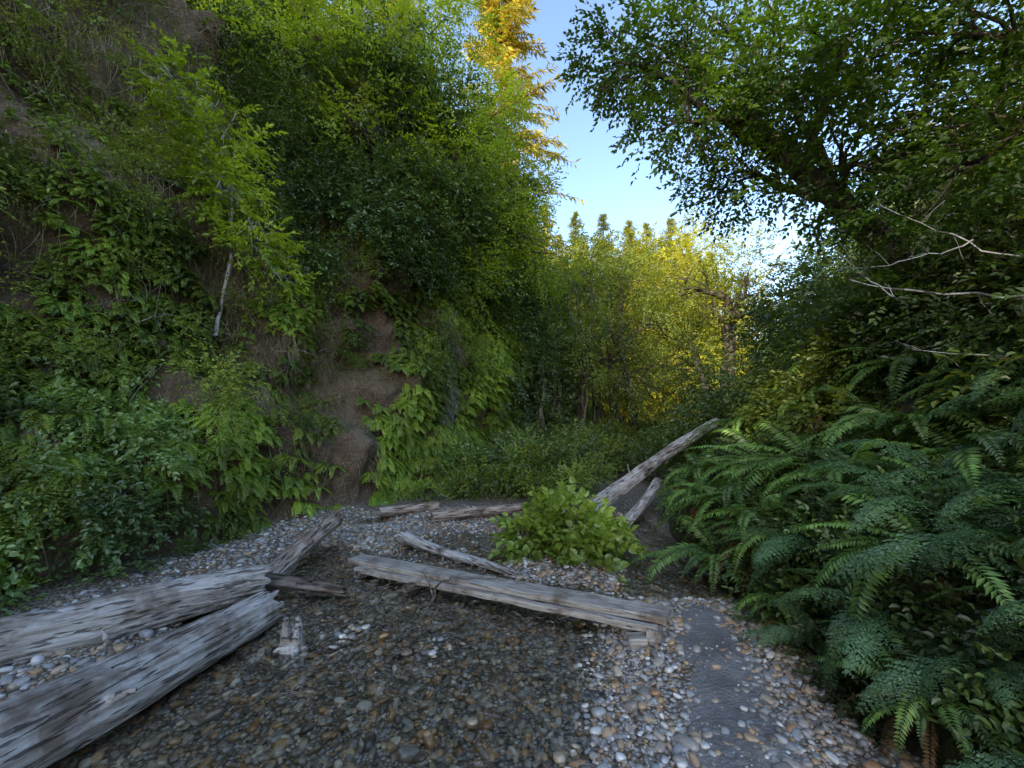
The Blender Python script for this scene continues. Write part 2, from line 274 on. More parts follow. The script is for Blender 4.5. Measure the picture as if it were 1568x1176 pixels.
def frond(mb,L,W,pairs,az,e0,e1,mat=0,bip=False,base=(0,0,0),rn=.5,roll=0,stalk=.1):
    n=pairs+1; t=np.linspace(0,1,n); e=e0+(e1-e0)*t**.9
    h=np.cumsum(np.cos(e))*L/n; z=np.cumsum(np.sin(e))*L/n
    dirx=np.array([math.cos(az),math.sin(az),0]); up=np.array([0,0,1.])
    P=np.array(base)+dirx*h[:,None]+up*z[:,None]; D=dirx*np.cos(e)[:,None]+up*np.sin(e)[:,None]
    S0=np.array([-math.sin(az),math.cos(az),0])
    cv=U(-.18,.18)*L*t**2; P=P+S0*cv[:,None]
    Nn=-dirx*np.sin(e)[:,None]+up*np.cos(e)[:,None]
    S=S0*math.cos(roll)+Nn*math.sin(roll); N2=np.cross(D,S)*1.0; N2=np.where((N2*Nn).sum(-1,keepdims=True)<0,-N2,N2)
    prof=np.clip((t-stalk)/(.22),0,1)**.6*(1-t)**.62*1.25+.02; prof=np.where(t<stalk,0,prof)
    sel=np.where(prof>.03)[0]
    g=P[None,:,:]+np.array([-1,1])[:,None,None]*(S*(.004*(1-t)+.001)[:,None])[None]
    v,q=grid(g); mb.add(v,q,mat,.1,False)
    for sd in (-1,1):
        pl=W*prof[sel]*U(.8,1.12,len(sel)); sw=.25+.5*t[sel]
        d=S[sel]*sd+D[sel]*sw[:,None]-N2[sel]*.22+rng.normal(0,.09,(len(sel),3)); d=norm(d)
        if not bip:
            wd=np.full(len(sel),L/pairs*1.05)*np.clip(prof[sel]*1.6,.3,1)
            v,q=leaves(P[sel],d,N2[sel]+rng.normal(0,.15,d.shape),pl,wd,.05); mb.add(v,q,mat,np.repeat(np.clip(rn+U(-.2,.2,len(sel)),0,1),4),False)
        else:
            m=12; kk=np.linspace(.05,.98,m); 
            pos=P[sel][:,None]+d[:,None]*(pl[:,None]*kk)[...,None]-N2[sel][:,None]*(pl[:,None]*.2*kk**2)[...,None]+rng.normal(0,.003,(len(sel),m,3))
            s2=np.cross(N2[sel],d)
            for sd2 in (-1,1):
                dd=d[:,None]*.55+s2[:,None]*sd2+rng.normal(0,.12,pos.shape)
                ll=(L/pairs*.66)*np.ones(m)*(1-kk**2*.75); ll=np.broadcast_to(ll,(len(sel),m))*np.clip(prof[sel]*1.8,.4,1)[:,None]*U(.8,1.15,(len(sel),m))
                v,q=leaves(pos.reshape(-1,3),dd.reshape(-1,3),np.repeat(N2[sel],m,0)+rng.normal(0,.2,(len(sel)*m,3)),ll.ravel(),ll.ravel()*.75,.05)
                mb.add(v,q,mat,np.repeat(np.clip(rn+U(-.15,.15,len(sel)*m),0,1),4),False)
def fern_mesh(name,nf,L,W,pairs,mat,bip=False,e0=(60,80),e1=(-50,-10),dead=0):
    mb=MB()
    for i in range(nf):
        s=U(.6,1.12); frond(mb,L*s,W*s,pairs,2*np.pi*i/nf+U(-.35,.35),math.radians(U(*e0)),math.radians(U(*e1)),0,bip,(0,0,0),U(.1,.9),U(-.4,.4),.12)
    for i in range(dead):
        s=U(.5,.8); frond(mb,L*s,W*s*.7,pairs,U(0,6.28),math.radians(U(0,30)),math.radians(U(-95,-75)),1,False,(0,0,0),U(.1,.9),U(-.5,.5),.12)
    return mb.mesh(name,[mat,M_deadfern],2.)
def merged(mb,tpl,P,az,S,mat=0,tilt=None):
    V,Q,R=tpl; n=len(P); c,s=np.cos(az),np.sin(az); Z=np.zeros(n)
    Mx=np.stack([np.stack([c,-s,Z],-1),np.stack([s,c,Z],-1),np.stack([Z,Z,Z+1],-1)],-2)
    out=np.einsum('nij,vj->nvi',Mx,V)*S[:,None,None]+P[:,None]
    q=(Q[None]+(np.arange(n)*len(V))[:,None,None]).reshape(-1,4)
    r=np.clip(np.tile(R,n)*.5+np.repeat(U(0,.5,n),len(V)),0,1)
    mb.add(out.reshape(-1,3),q,mat,r,False)
def tpl_of(mb): return np.concatenate(mb.V),np.concatenate(mb.Q),np.concatenate(mb.R)

# ------------------------------------------------------------ ground
def gh(x,y):
    P=np.stack([x,y,0*x],-1)
    z=-.022+.030*vn(P,.9,21)+.012*vn(P,4,22)
    xb=.25+(y-2)*.38
    z=z+.08*sm(x,xb-.6,xb+.45)*(1-sm(y,3.4,4.0))-.03*sm(x,.9,1.2)*(sm(y,3.8,4.1)-sm(y,4.8,5.2))
    g=lambda cx,cy,r,a:a*np.exp(-((x-cx)**2+(y-cy)**2)/r**2)
    z=z+g(.62,4.75,.5,.10)+g(-1.9,5.9,.6,.09)+g(-.8,7.0,.8,.09)+g(-.55,3.15,.3,.03)
    z=z+.11*sm(-x,2.25,2.9)+.08*sm(y,6.6,7.4)+.5*sm(y,14,40)
    return z
xs=np.concatenate([[-90,-60,-40,-25,-15,-9],np.arange(-6,3.2,.045),[4,6,10,16,25,40,60,90]])
ys=np.concatenate([[-60,-30,-15,-7,-3,-1,0],np.arange(.6,9,.045),np.arange(9.5,20,.6),[25,35,50,70,100,140]])
X,Y=np.meshgrid(xs,ys,indexing='ij'); mb=MB(); v,q=grid(np.stack([X,Y,gh(X,Y)],-1)); mb.add(v,q); ground=mb.obj("ground",[M_ground])
wx=np.linspace(-3.2,2.1,50); wy=np.linspace(-1,7.2,60); X,Y=np.meshgrid(wx,wy,indexing='ij'); mb=MB(); v,q=grid(np.stack([X,Y,0*X+.010],-1)); mb.add(v,q); mb.obj("creek_water",[M_water])
def pathc(y): return 1.0+.1*(y-2)+.22*np.clip(y-2,0,3)
pt=np.linspace(0,1,90); cy_=-.5+pt*4.25; cx_=pathc(cy_)+.03*np.sin(cy_*3)
wv=np.linspace(-1,1,14)
wl=(.26+.05*np.sin(cy_*4.1)+.035*np.sin(cy_*11)+.02*np.sin(cy_*27))*(1-sm(cy_,3.2,3.75)*.95); wr=(.28+.05*np.sin(cy_*3.3+1)+.04*np.sin(cy_*9+2)+.02*np.sin(cy_*23))*(1-sm(cy_,3.3,3.75)*.95)
PX=cx_[:,None]+np.where(wv[None]<0,wl[:,None],wr[:,None])*wv[None]; PY=np.repeat(cy_[:,None],len(wv),1); PZ=gh(PX,PY)+.012*(1-wv[None]**4)-.004
mb=MB(); v,q=grid(np.stack([PX,PY,PZ],-1)); mb.add(v,q); mb.obj("footpath",[M_path])
def on_path(x,y):
    e=np.abs(x-pathc(y))-(.16+.05*np.sin(y*5)+.03*np.sin(y*17)); return (e+.05*rng.normal(size=np.shape(x))<0)&(y<3.5)
bm=bmesh.new(); bmesh.ops.create_cube(bm,size=2); bmesh.ops.subdivide_edges(bm,edges=bm.edges[:],cuts=2,use_grid_fill=True)
pv=np.array([v.co[:] for v in bm.verts]); pq=np.array([[v.index for v in f.verts] for f in bm.faces if len(f.verts)==4]); bm.free()
pv=norm(pv)*.75+pv*.25/1.2
def pebbles(name,n,xr,yr,smin,smax,filt=None,hb=.0,rpal=(0,1),pth=.05):
    y=yr[0]+(yr[1]-yr[0])*U(0,1,n)**1.5; x=U(xr[0],xr[1],n)
    keep=~on_path(x,y)|(U(0,1,n)<pth)
    if filt is not None: keep&=filt(x,y)
    x,y=x[keep],y[keep]; n=len(x)
    s=smin*(smax/smin)**(U(0,1,n)**1.6); sc3=np.stack([s*U(.8,1.3,n),s*U(.6,1,n),s*U(.38,.65,n)],-1)
    az=U(0,2*np.pi,n); c,si=np.cos(az),np.sin(az)
    V=pv[None]*(1+.13*rng.normal(size=(n,1,3)))*sc3[:,None]
    tl=U(-.35,.35,n); V=np.stack([V[...,0],V[...,1],V[...,2]+V[...,0]*tl[:,None]],-1)
    W=np.stack([V[...,0]*c[:,None]-V[...,1]*si[:,None],V[...,0]*si[:,None]+V[...,1]*c[:,None],V[...,2]],-1)
    W+=np.stack([x,y,gh(x,y)+sc3[:,2]*.35+hb],-1)[:,None]
    q=(pq[None]+(np.arange(n)*len(pv))[:,None,None]).reshape(-1,4)
    mb=MB(); r=U(rpal[0],rpal[1],n); mb.add(W.reshape(-1,3),q,0,np.repeat(r,len(pv))); return mb.obj(name,[M_peb])
pebbles("creek_pebbles",19000,(-3.7,2.0),(1.2,7.3),.010,.033)
pebbles("creek_cobbles",1100,(-3.0,1.3),(1.4,6.5),.024,.048)
pebbles("gravel_bar",6500,(.1,2.0),(1.3,4.2),.007,.021,filt=lambda x,y:x>.25+(y-2)*.38+.25*vn(np.stack([x,y,0*x],-1),2.2,77),rpal=(.1,1))
pebbles("gravel_bank",4500,(-2.7,1.3),(4.0,7.3),.010,.026,filt=lambda x,y:gh(x,y)>.0,rpal=(.3,1))
pebbles("path_grit",900,(.7,1.7),(1.3,3.7),.003,.010,filt=on_path,rpal=(0,1),pth=1,hb=.006)

# ------------------------------------------------------------ canyon sides
class Path:
    def __init__(s,pts):
        p=np.array(pts,float); l=np.r_[0,np.cumsum(np.linalg.norm(np.diff(p,axis=0),axis=1))]; f=np.linspace(0,l[-1],800)
        x=np.interp(f,l,p[:,0]); y=np.interp(f,l,p[:,1]); k=np.ones(15)/15
        x=np.convolve(np.pad(x,7,'edge'),k,'valid'); y=np.convolve(np.pad(y,7,'edge'),k,'valid')
        s.f,s.x,s.y,s.L=f,x,y,l[-1]; t=np.stack([np.gradient(x),np.gradient(y)],-1); k2=np.ones(41)/41
        t=np.stack([np.convolve(np.pad(t[:,i],20,'edge'),k2,'valid') for i in (0,1)],-1); t/=np.linalg.norm(t,axis=1,keepdims=True); s.tx,s.ty=t[:,0],t[:,1]
    def at(s,u): i=lambda a:np.interp(u,s.f,a); return i(s.x),i(s.y),i(s.tx),i(s.ty)
    def sy(s,y): return np.interp(y,s.y,s.f)
PL=Path([(-6,-14),(-5.3,-3),(-4.9,1),(-4.6,3),(-3.9,4.7),(-3.0,6.6),(-2.75,7.2),(-2.1,8.2),(-1.4,9.4),(-.5,10.8),(.6,13),(2,17),(3.5,22),(4.2,30),(4.2,46)])
PR=Path([(2.6,-14),(2.0,-3),(1.75,1.2),(1.8,2.4),(1.95,3.4),(2.1,4.4),(2.1,5.8),(2.6,7.4),(3.9,9.5),(6.8,13),(9.8,18),(15,26),(24,40)])
HL=9.0
def wallL(s,v):
    x,y,tx,ty=PL.at(s); lean=.32-.20*sm(y,7.0,8.5)+.10*sm(y,12,16); H=HL-2.0*sm(y,11,16)+1.5*sm(2.5-y,0,5)
    a=np.minimum(v,H); b=np.maximum(v-H,0)
    off=lean*a+b; z=a+.10*b-.15
    P0=np.stack([x-ty*off,y+tx*off,z],-1)
    d=.42*vn(P0,.55,31)+.2*vn(P0,1.5,32)+.09*vn(P0,4.2,33)+.04*vn(P0,9,34); d=d*sm(v,-.2,1.2)-.25*sm(v,.6,2)*(1-sm(v,3,5))
    return P0+np.stack([ty*d,-tx*d,.3*d],-1)
def wallR(s,v):
    x,y,tx,ty=PR.at(s); sl=.62+.9*sm(y,8.5,11); z=.3*(1-np.exp(-v/.18))+sl*v; Hh=9.5; z=Hh*np.tanh(z/Hh)+.06*v-.05
    P0=np.stack([x+ty*v,y-tx*v,z],-1); d=.25*vn(P0,.7,41)+.08*vn(P0,2.3,42); d=d*sm(v,0,.6)
    return P0+np.stack([0*d,0*d,d],-1)
S1=np.concatenate([np.arange(0,PL.sy(2),.6),np.arange(PL.sy(2),PL.sy(14),.07),np.arange(PL.sy(14),PL.L,.7)]); V1=np.concatenate([np.arange(0,9.5,.08),[10,11,13,16,20,28,40]])
A,B=np.meshgrid(S1,V1,indexing='ij'); mb=MB(); v,q=grid(wallL(A,B)); mb.add(v,q); mb.obj("canyon_cliff",[M_cliff])
S1=np.concatenate([np.arange(0,PR.sy(1),.6),np.arange(PR.sy(1),PR.sy(12),.15),np.arange(PR.sy(12),PR.L,.8)]); V1=np.concatenate([np.arange(0,1,.08),np.arange(1,12,.3),[14,18,24,34,45]])
A,B=np.meshgrid(S1,V1,indexing='ij'); mb=MB(); v,q=grid(wallR(A,B)); mb.add(v,q); mb.obj("forest_bank",[M_soil])
X,Y=np.meshgrid(np.linspace(-70,90,60),np.linspace(36,130,40),indexing='ij'); Z=15*sm(Y,38,62)+1.5*vn(np.stack([X,Y,0*X],-1),.08,51)-1; mb=MB(); v,q=grid(np.stack([X,Y,Z],-1)); mb.add(v,q); mb.obj("distant_hillside",[M_soil])
def wn(f,s,v):
    e=.15; p=f(s,v); a=f(s+e,v)-p; b=f(s,v+e)-p; n=norm(np.cross(a,b)); return p,n
def bare(P):
    """the eroded brown part of the buttress where little grows"""
    f=sm(P[...,1],5.5,6.3)*(1-sm(P[...,1],7.7,8.1))*(1-sm(P[...,2],2.2,4.4))
    return U(0,1,P.shape[:-1])<f*.72

tp=MB()
for i in range(8): frond(tp,U(.32,.5),.075,12,math.radians(U(-75,75)),math.radians(U(10,45)),math.radians(U(-85,-45)),0,False,(0,0,0),U(.1,.9),U(-.4,.4),.1)
WF=tpl_of(tp)
def az_out(s,P): x,y,tx,ty=P.at(s); return np.arctan2(-tx,ty)
mb=MB()
def wf(n,yr,vv,f,seed,thr,sr):
    s=PL.sy(U(*yr,n)); P=wallL(s,vv); k=(vn(P,f,seed)>thr)&~bare(P); s,P=s[k],P[k]
    merged(mb,WF,P,az_out(s,PL)+rng.normal(0,.35,len(s)),U(*sr,len(s)))
wf(2300,(7.7,13.5),U(.1,5.6,2300),1.0,61,-.55,(.7,1.35))
wf(1900,(2.4,7.2),U(.05,1,1900)**1.2*4.4,.9,62,-.35,(.5,1.1))
wf(600,(2.4,7.2),U(3,9,600),.9,62,-.1,(.4,.9))
mb.obj("wall_ferns",[M_wallfern])

def shrub_layer(name,surf,path,yr,vr,nd,rad,nper,leaf,mat,K=7,lift=.3,thr=-.4,seed=70,blen=.25,out=.5,flat=.8,hi=False,asp=.6):
    mb=MB(); s=path.sy(U(*yr,nd)); v=U(*vr,nd); P,nn=wn(surf,s,v); sign=-1 if path is PR else 1
    x,y,tx,ty=path.at(s); o=np.stack([ty,-tx,0*tx],-1)*sign
    k=vn(P,.8,seed)>thr
    if path is PL: k&=~bare(P)
    P,o=P[k],o[k]; nd=len(P)
    R=U(*rad,nd); C0=P+o*(R*out)[:,None]+np.array([0,0,1])*(R*lift)[:,None]
    d=norm(rng.normal(size=(nd,nper,3))+o[:,None]*.7+np.array([0,0,.4])); rr=U(.35,1.05,(nd,nper))
    C=(C0[:,None]+d*(R[:,None]*rr)[...,None]*[1,1,flat]).reshape(-1,3); d=d.reshape(-1,3)
    T=d*[1,1,.6]+rng.normal(0,.4,d.shape)+[0,0,-.2]; Nn=np.array([0,0,.9])+d*.5+rng.normal(0,.3,d.shape)
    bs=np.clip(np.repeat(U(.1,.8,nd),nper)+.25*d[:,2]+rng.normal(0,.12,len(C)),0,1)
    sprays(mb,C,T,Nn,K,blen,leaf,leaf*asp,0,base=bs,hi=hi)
    return mb.obj(name,[mat])
shrub_layer("cliff_shrubs",wallL,PL,(2.2,7.8),(.8,9.3),330,(.12,.40),42,.040,M_olive,seed=71,thr=-.35,blen=.2)
shrub_layer("cliff_brambles",wallL,PL,(2.2,5.0),(.1,2.0),44,(.15,.36),42,.055,M_elder,seed=72,thr=-.3,hi=True,asp=.7,blen=.2)
shrub_layer("cliff_ivy",wallL,PL,(2.2,12),(2.0,10),190,(.25,.6),45,.055,M_mid,seed=73,thr=-.15)
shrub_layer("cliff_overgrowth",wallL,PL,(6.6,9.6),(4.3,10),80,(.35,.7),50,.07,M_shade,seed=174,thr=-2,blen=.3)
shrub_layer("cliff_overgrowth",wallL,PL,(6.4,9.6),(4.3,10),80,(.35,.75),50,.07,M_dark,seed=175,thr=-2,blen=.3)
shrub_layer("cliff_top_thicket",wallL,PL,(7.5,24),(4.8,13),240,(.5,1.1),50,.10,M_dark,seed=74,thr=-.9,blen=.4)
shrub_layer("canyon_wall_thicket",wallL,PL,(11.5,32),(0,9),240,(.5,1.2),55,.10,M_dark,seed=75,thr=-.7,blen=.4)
shrub_layer("bank_ivy",wallR,PR,(9.3,20),(.1,9),280,(.5,1.0),65,.10,M_dark,seed=76,thr=-2,blen=.35)
shrub_layer("bank_ivy",wallR,PR,(5,9.3),(3.0,9),150,(.5,1.0),60,.085,M_dark,seed=176,thr=-2,blen=.3)
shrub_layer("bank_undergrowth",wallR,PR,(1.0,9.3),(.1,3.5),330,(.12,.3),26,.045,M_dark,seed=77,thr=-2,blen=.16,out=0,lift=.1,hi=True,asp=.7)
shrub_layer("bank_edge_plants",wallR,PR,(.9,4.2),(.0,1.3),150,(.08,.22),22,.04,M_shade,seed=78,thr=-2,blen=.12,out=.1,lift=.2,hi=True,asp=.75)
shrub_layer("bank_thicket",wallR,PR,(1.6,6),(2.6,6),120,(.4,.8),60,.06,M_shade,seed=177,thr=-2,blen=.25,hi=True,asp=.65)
shrub_layer("bank_salmonberry",wallR,PR,(3.5,9),(1.6,5),70,(.3,.6),45,.075,M_mid,seed=78,thr=-.3,blen=.3,hi=True,asp=.75)
shrub_layer("far_bank_thicket",wallR,PR,(19,38),(0,12),170,(.8,1.8),55,.2,M_yg,seed=79,thr=-2,blen=.6)

def domes(name,L,nper,leaf,mat,K=7,blen=.25,hi=False,asp=.62):
    mb=MB(); base=np.array([L[0][0],L[0][1],0.])
    for (x,y,z,r) in L:
        c=np.array([x,y,z]); n=int(nper*r*r*4); d=norm(rng.normal(size=(n,3))+[0,0,.35]); C=c+d*(r*U(.3,1.05,n)*(1+.2*vn(d+c,2,5)))[:,None]*[1,1,.8]
        T=d*[1,1,.7]+rng.normal(0,.4,d.shape); Nn=np.array([0,0,.9])+d*.6+rng.normal(0,.3,d.shape)
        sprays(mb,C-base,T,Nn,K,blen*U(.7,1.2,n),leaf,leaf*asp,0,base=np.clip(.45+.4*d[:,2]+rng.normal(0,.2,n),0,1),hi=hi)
        for i in range(9):
            dd=norm(rng.normal(size=3)+[0,0,.8]); tube(mb,wander((x,y,0),c+dd*r*.8,5,.15)-base,np.linspace(.012,.004,5),4,1)
    return mb.obj(name,[mat,M_bark],base)
domes("leafy_bush",[(.62,4.95,.28,.42),(.2,5.0,.2,.32),(1.02,4.95,.22,.35),(.55,5.2,.44,.3),(.75,4.7,.16,.3)],260,.09,M_bush,blen=.17,hi=True,asp=.85,K=5)
dl=[]
for i in range(90):
    y=U(8.4,17); xl=np.interp(y,PL.y,PL.x); xr=np.interp(y,PR.y,PR.x); x=U(xl+.2,xr-.1); r=U(.35,.75)
    if y<10.5 and x>1.8: continue
    dl.append((x,y,r*.8+.05*(y-8),r))
domes("floor_shrubs",dl[::2],110,.08,M_mid,blen=.3)
domes("floor_shrubs",dl[1::2],110,.07,M_dark,blen=.3)
domes("floor_shrubs",[(-.1,8.3,.35,.42),(.4,8.1,.3,.38),(-.9,8.4,.3,.4),(1.1,8.2,.35,.45),(1.6,8.7,.45,.5),(-1.6,8.1,.2,.3)],330,.04,M_bush,blen=.16)

def strands(name,yr,vr,n,L,mat,w=.006,outw=.1,thr=-9,seed=80):
    s=PL.sy(U(*yr,n)); v=U(*vr,n); P,_=wn(wallL,s,v); k=vn(P,1.1,seed)>thr; P,s=P[k],s[k]; n=len(P)
    x,y,tx,ty=PL.at(s); o=np.stack([ty,-tx,0*tx],-1); t3=np.stack([tx,ty,0*tx],-1); l=U(.4,1.2,n)*L; m=5; k=np.linspace(0,1,m)
    sw=rng.normal(0,.3,n); c=P[:,None]+o[:,None]*((outw*np.sin(k*2.6))[None]*(.5+U(0,1,n)[:,None])+.06)[...,None]+t3[:,None]*(sw[:,None]*l[:,None]*k**1.5)[...,None]-np.array([0,0,1])*(l[:,None]*(k**1.15))[...,None]
    wd=w*(1-.7*k); a=c-t3[:,None]*wd[None,:,None]; b=c+t3[:,None]*wd[None,:,None]
    V=np.stack([a,b],2).reshape(-1,3); idx=np.arange(n*m*2).reshape(n,m,2)
    Q=np.stack([idx[:,:-1,0],idx[:,:-1,1],idx[:,1:,1],idx[:,1:,0]],-1).reshape(-1,4)
    mb=MB(); mb.add(V,Q,0,np.repeat(U(0,1,n),m*2),False); return mb.obj(name,[mat])
strands("hanging_dry_stems",(2.3,7.8),(.8,9.5),6000,.45,M_dry,.0035,thr=-.4,seed=81)
strands("hanging_dry_stems",(5.6,7.8),(1.8,4.6),1800,.4,M_dry,.0035,thr=-.6,seed=82)
strands("pale_hanging_roots",(9.35,9.6),(1.8,4.4),260,.45,M_pale,.006,outw=.35)
mb=MB()
for i in range(130):
    s=PL.sy(U(2.4,8)); vv=U(1.2,8.5); P=wallL(np.array([s]),np.array([vv]))[0]; o=np.array([1,-.2,0])
    e=P+norm(o*U(.3,1)+rng.normal(0,.7,3)+[0,0,.2])*U(.3,.85); p=wander(P,e,6,.25,.08); tube(mb,p,np.linspace(.007,.003,6),4)
    for j in range(3): q0=p[int(rng.integers(2,6))]; tube(mb,wander(q0,q0+rng.normal(0,.18,3),4,.2),np.linspace(.004,.002,4),3)
mb.obj("bare_twigs",[woodmat("twig",[(.16,.13,.1),(.33,.29,.24),(.48,.44,.38)])])

# ------------------------------------------------------------ logs
def log(name,p0,p1,r0,r1,mat,seed=0,rings=60,sides=64,flat=1.0,bend=.02,split=0,stubs=(),rough=.16,jag=.25):
    p0=np.array(p0,float);p1=np.array(p1,float);L=np.linalg.norm(p1-p0); mb=MB()
    t=np.linspace(0,1,rings); a=np.linspace(0,2*np.pi,sides,endpoint=False); T,Aa=np.meshgrid(t,a,indexing='ij')
    r=r0+(r1-r0)*T
    groove=vn(np.stack([T*L*.8,np.cos(Aa)*2.2,np.sin(Aa)*2.2],-1),1.3,seed)*rough*.5+vn(np.stack([T*L*1.5,np.cos(Aa)*6,np.sin(Aa)*6],-1),1.2,seed+1)*rough*.3
    ck=np.abs(vn(np.stack([T*L*.5,np.cos(Aa)*3,np.sin(Aa)*3],-1),1.4,seed+7)); groove-=rough*.9*(1-sm(ck,0,.16))
    big=vn(np.stack([T*L*1.2,np.cos(Aa)*.5,np.sin(Aa)*.5],-1),1.0,seed+2)*rough*.8
    r=r*(1+groove+big)
    if split: r=np.where(np.sin(Aa+.3)>0,r*(1-split*np.abs(np.sin(Aa+.3))),r)
    je=jag*r0*vn(np.stack([np.cos(Aa)*3,np.sin(Aa)*3,0*Aa],-1),1.3,seed+3)
    x=T*L+je*(sm(T,.8,1)*1.5-sm(1-T,.8,1)*1.5)
    by=bend*L*np.sin(T*3.1+seed); Pn=np.stack([x,np.cos(Aa)*r+by,np.sin(Aa)*r*flat+.5*by],-1)
    idx=np.arange(rings*sides).reshape(rings,sides); j=np.roll(idx,-1,1); Q=np.stack([idx[:-1],j[:-1],j[1:],idx[1:]],-1).reshape(-1,4)
    mb.add(Pn,Q,0)
    for e in (0,-1):
        c=Pn[e].mean(0); rg=[Pn[e]]+[c+(Pn[e]-c)*f+np.array([(1 if e==0 else -1)*r0*.25*(1-f)*(1+.6*math.sin(f*9+seed)),0,0]) for f in (.75,.45,.15,.01)]
        G=np.stack(rg); id2=np.arange(5*sides).reshape(5,sides); j2=np.roll(id2,-1,1); q2=np.stack([id2[:-1],j2[:-1],j2[1:],id2[1:]],-1).reshape(-1,4)
        if e==0: q2=q2[:,::-1]
        mb.add(G,q2,0)
    for (f,ang,ln,rr) in stubs:
        b=np.array([f*L,0,0]); d=np.array([.5,math.cos(ang),math.sin(ang)]); d/=np.linalg.norm(d); tube(mb,wander(b+d*r0*.5,b+d*(r0+ln),6,.12),np.linspace(rr,rr*.35,6),9,0,rough=.2)
    o=mb.obj(name,[mat],p0); d=Vector((p1-p0)/L); yv=Vector((0,0,1)).cross(d).normalized(); zv=d.cross(yv)
    o.rotation_euler=Matrix((d,yv,zv)).transposed().to_euler(); return o
log("driftwood_log",(-4.5,1.75,.24),(-2.2,3.85,.18),.22,.13,M_log,3,rings=140,stubs=((.7,-.2,.12,.03),))
log("driftwood_log",(-2.45,.6,.20),(-1.98,3.5,.12),.2,.14,M_log,14,rings=140,bend=.015,stubs=((.62,.6,.2,.03),(.55,2.9,.1,.04),(.8,-.3,.10,.025)))
log("split_log",(-2.25,3.95,.10),(-2.2,5.4,.34),.13,.12,M_logbrown,25,flat=.8,split=.4)
log("broken_log",(-2.35,3.95,.16),(-1.5,3.95,.04),.085,.05,M_logdark,31,flat=.8,jag=.6,stubs=((.6,1.6,.05,.02),))
log("creek_log",(-1.32,5.5,.16),(-.02,4.4,.02),.085,.05,M_log,42,flat=.8,bend=.03,split=.3,jag=.6)
log("fallen_log",(-1.2,6.55,.12),(.42,7.1,.17),.13,.1,M_logbrown,51,flat=.8,split=.4)
log("fallen_log",(-2.1,6.9,.12),(-1.2,7.2,.14),.08,.06,M_logbrown,55)
log("leaning_log",(1.1,6.9,.12),(4.2,8.65,1.48),.13,.08,M_log,62,rings=110,bend=.02,stubs=((.5,2.6,.2,.03),(.3,1.2,.15,.02)))
log("leaning_log",(1.65,6.4,.05),(2.55,7.6,.5),.11,.08,M_log,66,split=.3)
log("fallen_log",(1.0,5.5,.04),(1.75,5.1,.04),.05,.035,M_logdark,71)
def stump(name,loc,h,r,mat,seed):
    mb=MB()
    for i in range(7):
        a=i*.9+seed; e=np.array([math.cos(a)*r*U(.5,1.3),math.sin(a)*r*U(.5,1.3),h*U(.5,1.05)]); s0=np.array([math.cos(a)*r*.5,math.sin(a)*r*.5,-.03])
        tube(mb,wander(s0,e*[.6,.6,1],8,.12),np.linspace(r*.6,r*.2,8)*U(.8,1.2),10,0,rough=.35,seed=seed+i)
    for i in range(5):
        a=i*1.3+seed*2; tube(mb,wander((0,0,h*.25),(math.cos(a)*r*1.5,math.sin(a)*r*1.5,U(-.02,h*.4)),6,.2),np.linspace(r*.35,r*.1,6),8,0,rough=.3,seed=i)
    return mb.obj(name,[mat],loc)
stump("driftwood_stump",(-1.52,3.08,-.01),.23,.08,M_log,2)
stump("dark_root_snag",(-.72,3.05,-.02),.12,.055,M_logdark,5)
mb=MB(); tube(mb,wander((0,0,.05),(.18,.85,.2),9,.15,.1),np.linspace(.014,.006,9),6); tube(mb,wander((.1,.45,.17),(-.05,.7,.3),5,.15),np.linspace(.008,.003,5),5); mb.obj("creek_stick",[M_logdark],(-.72,3.05,0))

def board(mb,L,W,H,loc,seed):
    n=50; xx=np.linspace(-L/2,L/2,n); c=[(-.5,-.42),(-.47,-.5),(0,-.5),(.47,-.5),(.5,-.42),(.5,.42),(.47,.5),(.2,.5),(0,.5),(-.2,.5),(-.47,.5),(-.5,.42)]
    c=np.array(c); P=np.zeros((n,len(c),3)); P[...,0]=xx[:,None]; P[...,1]=c[None,:,0]*W; P[...,2]=c[None,:,1]*H
    P[...,1]+=.012*vn(P,3,seed); P[...,2]+=.007*vn(P,2.5,seed+1)
    P[0,:,0]+=.02*vn(P[0]*8,1,seed); P[-1,:,0]+=.015*vn(P[-1]*8,1,seed); P+=np.array(loc)
    k=len(c); idx=np.arange(n*k).reshape(n,k); j=np.roll(idx,-1,1); mb.add(P,np.stack([idx[:-1],j[:-1],j[1:],idx[1:]],-1),0,smooth=False)
    for e in (0,-1):
        G=np.stack([P[e],P[e].mean(0)+(P[e]-P[e].mean(0))*.02]); v,q=grid(np.concatenate([G,G[:,:1]],1)); mb.add(v,q if e else q[:,::-1],0,smooth=False)
p0=np.array([-1.66,4.62,.11]);p1=np.array([1.12,3.16,.175]); d=Vector(p1-p0); Lb=d.length; d.normalize(); yv=Vector((0,0,1)).cross(d).normalized(); zv=d.cross(yv)
emp=bpy.data.objects.new("plank_bridge",None); sc.collection.objects.link(emp); emp.location=(p0+p1)/2; emp.rotation_euler=Matrix((d,yv,zv)).transposed().to_euler()
def child(nm,L,W,H,loc,seed,rz=0,mat=M_plank):
    mb=MB(); board(mb,L,W,H,(0,0,0),seed); o=mb.obj(nm,[mat],loc); o.parent=emp; o.rotation_euler=(0,0,rz); return o
child("walking_board",Lb,.2,.05,(0,.02,0),1)
child("side_board",Lb*.93,.05,.045,(.05,-.128,-.036),4)
child("end_sleeper",.3,.1,.085,(Lb/2-.10,-.03,-.078),7,1.57+.1)
child("end_block",.12,.10,.07,(Lb/2-.18,-.24,-.09),8,.5)
child("mid_sleeper",.42,.07,.06,(-.62,-.05,-.07),9,1.4,M_logdark)
child("far_sleeper",.34,.08,.05,(-Lb/2+.22,0,-.07),10,1.6,M_logdark)

